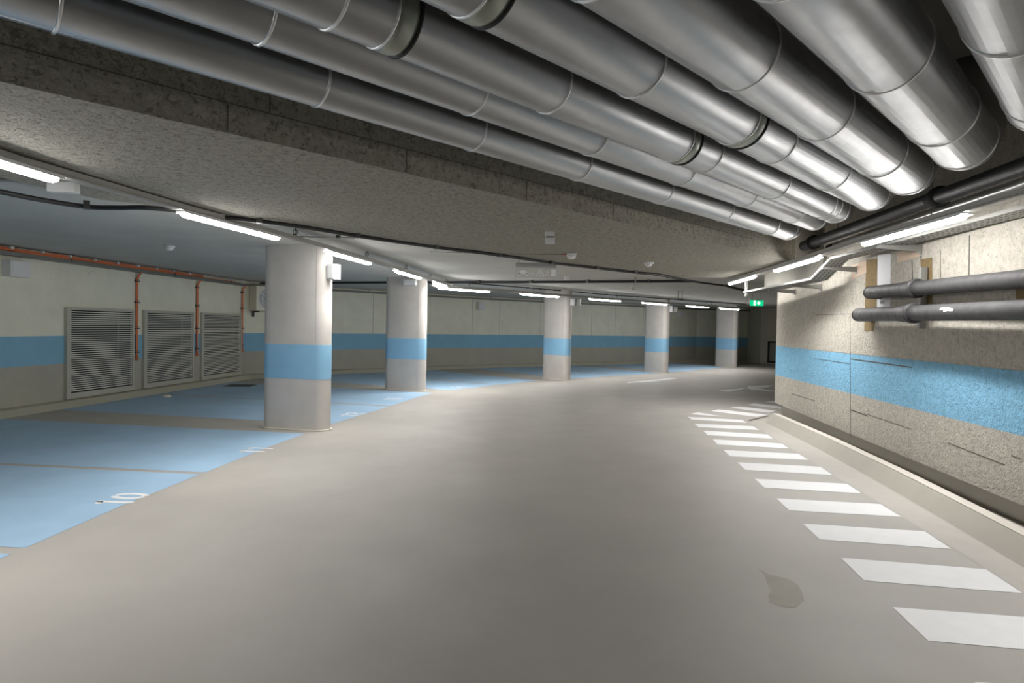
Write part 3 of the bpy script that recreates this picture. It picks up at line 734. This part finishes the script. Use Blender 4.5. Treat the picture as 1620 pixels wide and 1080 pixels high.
def far_pt(px, py, off):
    for a, b in zip(FAR, FAR[1:]):
        t_ = (b-a).normalized(); n = Vector((t_.y, -t_.x)); q = on_wall(px, py, a+n*off, b+n*off)
        u = (Vector((q.x, q.y))-(a+n*off)).dot(t_)/(b-a).length
        if 0 <= u <= 1 and q.y > 0: return q, t_, n
for px, py, lb in ((761, 484, 'white box on the far wall between the second and middle columns'), (1077, 497, 'white box on the far wall right of the fourth column')):
    q, t_, n = far_pt(px, py, .09); white_box(lb, q, (.28, .16, .26), (t_.x, t_.y, 0), 'white sensor boxes')
# air conditioner by the corner
q, t_, n = far_pt(408, 472, .20)
t = thing('air_conditioner', 'cream air conditioner unit hung on the far wall behind the nearest column', 'air conditioner', q)
t3, n3 = Vector((t_.x, t_.y, 0)), Vector((n.x, n.y, 0)); cc = q+t3*.26
mb = MB(); mb.box(cc, (.80, .34, .66), t3); mb.build('casing', M_cream, t, .01)
mo = MB(); mo.tube([cc+n3*.172+t3*(-.05), cc+n3*.174+t3*(-.05)], .28, 32); opening = mo.build('fan_opening', M_white, t)
mb = MB()
for k in range(16):
    a_ = math.radians(360*k/16); mb.box(cc+n3*.178+t3*(-.05), (.012, .01, .5), t3, t3*math.cos(a_/2)+Vector((0, 0, math.sin(a_/2))))
for r_ in (.07, .12, .17, .22, .26): mb.torus(cc+n3*.18+t3*(-.05), n3, r_, .004, 28, 6)
mb.build('fan_grille', M_clip, opening)
mb = MB()
for s_ in (-.3, .3): mb.box(cc+t3*s_-n3*.03+Vector((0, 0, -.35)), (.04, .30, .04), t3); mb.box(cc+t3*s_-n3*.15+Vector((0, 0, -.42)), (.04, .05, .14), t3)
mb.build('mounting_feet', M_clip, t)

# ceiling sign with pictograms (unlit)
a, b = S(815.5, 413, 2.50), S(880, 416.5, 2.50); Ys = 9.86
def AY(x, y, Y): d = ray(x, y); return CAM+d*(Y/d.y)
t = thing('warning_sign', 'unlit grey pictogram sign hung under the ceiling cable', 'sign', AY(848, 416, Ys))
c0, c1 = AY(815.5, 419.5, Ys), AY(880.5, 421.5, Ys); ax = Vector((c1.x-c0.x, 0, 0)).normalized()
W = c1.x-c0.x; xc = (c0.x+c1.x)/2
mb = MB(); mb.box((xc, Ys+.03, 2.465), (W, .09, .07)); mb.build('housing', M_grey, t, .004)
mb = MB(); mb.box((xc, Ys+.02, 2.35), (W, .02, .17)); mb.build('panel', M_signpanel, t)
mb = MB(); yq = Ys+.0085; x0 = c0.x; zb = 2.285; hh = .125
def pq(pts): mb.face([(x0+W*u, yq, zb+hh*v) for u, v in pts])
def stroke(pts, w):
    o1, o2 = offset_poly([Vector((W*u, hh*v)) for u, v in pts], w/2), offset_poly([Vector((W*u, hh*v)) for u, v in pts], -w/2)
    for i in range(len(pts)-1): mb.face([(x0+q_.x, yq, zb+q_.y) for q_ in (o1[i], o1[i+1], o2[i+1], o2[i])])
pq([(.02, .42), (.05, .52), (.10, .58), (.13, .80), (.24, .82), (.30, .60), (.345, .5), (.35, .36), (.02, .36)])
for u in (.09, .28): pq([(u+.03*math.cos(k*PI/5), .33+.2*math.sin(k*PI/5)) for k in range(10)])
for u, v in ((.39, .36), (.42, .42), (.45, .38)): pq([(u+.014*math.cos(k*PI/3), v+.10*math.sin(k*PI/3)) for k in range(6)])
stroke([(.50, .12), (.60, .92), (.70, .12), (.50, .12)], .012); stroke([(.60, .34), (.60, .68)], .012); pq([(.593, .2), (.607, .2), (.607, .27), (.593, .27)])
stroke([(.73, .14), (.83, .86)], .010); stroke([(.75, .80), (.79, .55)], .010); stroke([(.79, .40), (.84, .20)], .010)
pq([(.875, .1), (.98, .1), (.98, .95), (.875, .95)])
mb.build('pictograms', M_signmark, t)
mb = MB()
for u in (.08, .92): mb.tube([(x0+W*u, Ys+.03, 2.49), (x0+W*u, Ys+.03, Z_SMOOTH)], .006, 6)
mb.build('hanger_rod', M_galv, t)

# exit sign
Ye = 16.6; e0, e1 = AY(1187, 474.3, Ye), AY(1208, 484, Ye); xc = (e0.x+e1.x)/2; W = e1.x-e0.x; zc = (e0.z+e1.z)/2; H = e0.z-e1.z
t = thing('exit_sign', 'lit green exit sign hanging from the ceiling left of the right wall', 'sign', (xc, Ye, zc))
mb = MB(); mb.box((xc, Ye+.03, zc+H/2+.02), (W*1.02, .06, .05)); mb.build('housing', M_white, t)
mb = MB(); mb.box((xc, Ye+.02, zc), (W, .02, H)); mb.build('green_panel', M_green, t)
mb = MB(); yq = Ye+.008
def ep(pts): mb.face([(xc+W*u, yq, zc+H*v) for u, v in pts])
ep([(-.24, -.40), (-.08, -.40), (-.08, .40), (-.24, .40)])
ep([(.02, .0), (.14, .34), (.14, .14), (.26, .14), (.26, -.14), (.14, -.14), (.14, -.34)][::-1]); 
mb.build('arrow_and_door', M_exitw, t)
mb = MB(); yq = Ye+.006
ep([(-.16, .1), (-.12, .3), (-.10, .2), (-.12, .0), (-.13, -.3), (-.17, -.3), (-.16, -.1), (-.2, -.2)]); mb.build('running_figure', M_green, t)
mb = MB()
for u in (-.3, .3): mb.tube([(xc+W*u, Ye+.03, zc+H/2+.04), (xc+W*u, Ye+.03, Z_SMOOTH)], .006, 6)
mb.build('hanger_rod', M_galv, t)

# small boxes and detectors under the ceilings
p = S(870, 373, 2.46)
t = thing('junction_box', 'small grey box on the wood wool ceiling above the round sensor', 'box', p)
mb = MB(); mb.box((p.x, p.y, 2.478), (.095, .07, .048)); mb.build('casing', M_white, t, .004)
mb = MB(); mb.box((p.x, p.y+.004, 2.446), (.085, .055, .018)); mb.build('seam', M_rail, t)
mb = MB(); mb.box((p.x+.004, p.y, 2.41), (.095, .07, .058)); mb.build('cover', M_white, t, .004)
p = S(904, 405, 2.46)
t = thing('ceiling_sensor', 'round white sensor with a red lead on the wood wool ceiling', 'sensor', p)
mb = MB(); mb.box((p.x, p.y, 2.487), (.13, .13, .026)); mb.build('base', M_white, t, .01)
mb = MB(); mb.tube([(p.x, p.y, 2.476), (p.x, p.y, 2.44), (p.x, p.y, 2.42)], [.06, .055, .03], 20); mb.build('lens', M_white, t)
mb = MB(); q = S(888, 402.5, 2.49); mb.tube([(p.x-.06, p.y-.01, 2.485), (p.x-.09, p.y, 2.48), q], .006, 8); mb.build('lead', M_red, t)
def detector(lb, x, y, zt):
    p = S(x, y, zt-.03); t = thing('smoke_detector', lb, 'smoke detector', (p.x, p.y, zt))
    mb = MB(); mb.tube([(p.x, p.y, zt), (p.x, p.y, zt-.022)], .075, 20); mb.build('base', M_white, t)
    mb = MB(); mb.tube([(p.x, p.y, zt-.022), (p.x, p.y, zt-.05), (p.x, p.y, zt-.07)], [.055, .05, .025], 20); mb.build('head', M_white, t)
detector('white smoke detector on the wood wool ceiling right of the sensor', 1026, 418, Z_WOOL)
detector('white smoke detector on the smooth ceiling over the blue bays', 268, 392, Z_SMOOTH)
p = S(451, 363, Z_SMOOTH)
p = S(1002, 452, 2.53)
t = thing('ceiling_hook', 'short bent metal hook under the smooth ceiling before the fourth column', 'hook', p)
mb = MB(); a, b, c = AY(1005, 447, 13.2), AY(998, 455, 13.2), AY(1003, 458, 13.2); mb.tube([(a.x, 13.2, Z_SMOOTH), a, b, c], .014, 8); mb.build('rod', M_galv, t)
p = AY(1076, 471, 17.5)
t = thing('suspended_bracket', 'small dark suspended bracket under the ceiling left of the exit sign', 'bracket', p)
mb = MB()
for dx in (-.055, .055): mb.tube([(p.x+dx, 17.5, 2.36), (p.x+dx, 17.5, Z_SMOOTH)], .008, 6)
mb.build('rods', M_clip, t)
mb = MB(); mb.box((p.x, 17.5, 2.352), (.22, .05, .022)); mb.build('plate', M_clip, t)
p = S(897, 440, 2.54)
t = thing('junction_box', 'tiny white box on the ceiling beside the straight conduit', 'box', p)
mb = MB(); mb.box((p.x, p.y, 2.545), (.10, .08, .075)); mb.build('casing', M_white, t, .004)
# hanging boxes behind the nearest left lamp
p = S(93, 300, 2.44)
t = thing('hanging_box', 'white box hung under the ceiling behind the left edge lamp', 'box', p)
mb = MB(); mb.box((p.x, p.y+.05, 2.505), (.19, .08, .155), (1, .12, 0)); mb.build('casing', M_white, t, .004)
p = S(190, 318, 2.5)
t = thing('hanging_box', 'flat grey cover strip on the ceiling beside the left lamp rail', 'box', p)
mb = MB(); mb.box((p.x, p.y+.1, 2.555), (.26, .16, .06), (1, .3, 0)); mb.build('casing', M_grey, t, .004)
p = S(10, 282, 2.5)
t = thing('cable_duct', 'short grey cable duct crossing behind the left edge lamp', 'cable duct', p)
mb = MB(); mb.box((p.x-.3, p.y+.1, 2.53), (1.0, .07, .05), (1, .05, 0)); mb.build('casing', M_galv, t, .003)

# floor bits on the left
p = S(380, 610, 0)
t = thing('floor_grate', 'dark floor grate on the blue bay behind the nearest column', 'grate', p)
mb = MB(); mb.box((p.x, p.y, .006), (.62, .5, .010), (1, .1, 0)); mb.build('frame', M_rail, t)
mb = MB()
for k in range(9): mb.box((p.x, p.y-.2+k*.05, .013), (.56, .022, .004), (1, .1, 0))
mb.build('bars', M_clip, t)
p = S(264, 628, 0)
t = thing('cover_cap', 'small pale cap lying at the foot of the left wall skirting', 'cap', p)
mb = MB(); mb.tube([(p.x, p.y, .002), (p.x, p.y, .035), (p.x, p.y, .05)], [.08, .07, .03], 18); mb.build('dome', M_skirt, t)
# black framed panel on the end wall
q = on_wall(1222, 564, END[1], END[2]); e3 = (END[2]-END[1]).normalized(); n3 = Vector((e3.y, -e3.x, 0))
q0 = on_wall(1213.5, 578, END[1], END[2])
t = thing('wall_hatch', 'low black framed hatch on the end wall beside the right wall corner', 'hatch', (q0.x, q0.y, .05))
c = Vector((q0.x+e3.x*.5, q0.y+e3.y*.5, .56)) + n3*.03
mb = MB()
for dx, dz, sx, sz in ((-.46, 0, .08, 1.0), (.46, 0, .08, 1.0), (0, .46, 1.0, .08), (0, -.46, 1.0, .08)): mb.box(c+Vector((e3.x*dx, e3.y*dx, dz)), (sx, .06, sz), (e3.x, e3.y, 0))
mb.build('frame', M_doorframe, t)
mb = MB(); mb.box(c, (.9, .02, .9), (e3.x, e3.y, 0)); mb.build('panel', M_mesh, t)

# ------------------------------------------------------------------ render look
w = bpy.data.worlds.new('world'); scene.world = w; w.use_nodes = True
w.node_tree.nodes['Background'].inputs[0].default_value = (.8, .85, .9, 1); w.node_tree.nodes['Background'].inputs[1].default_value = .02
scene.view_settings.view_transform = 'Standard'; scene.view_settings.look = 'None'
scene.view_settings.gamma = 1; scene.view_settings.exposure = 0.0
try:
    scene.view_settings.use_curve_mapping = False
    scene.cycles.use_denoising = True
    scene.cycles.max_bounces = 10; scene.cycles.diffuse_bounces = 6
    scene.cycles.sample_clamp_indirect = 8
except Exception: pass
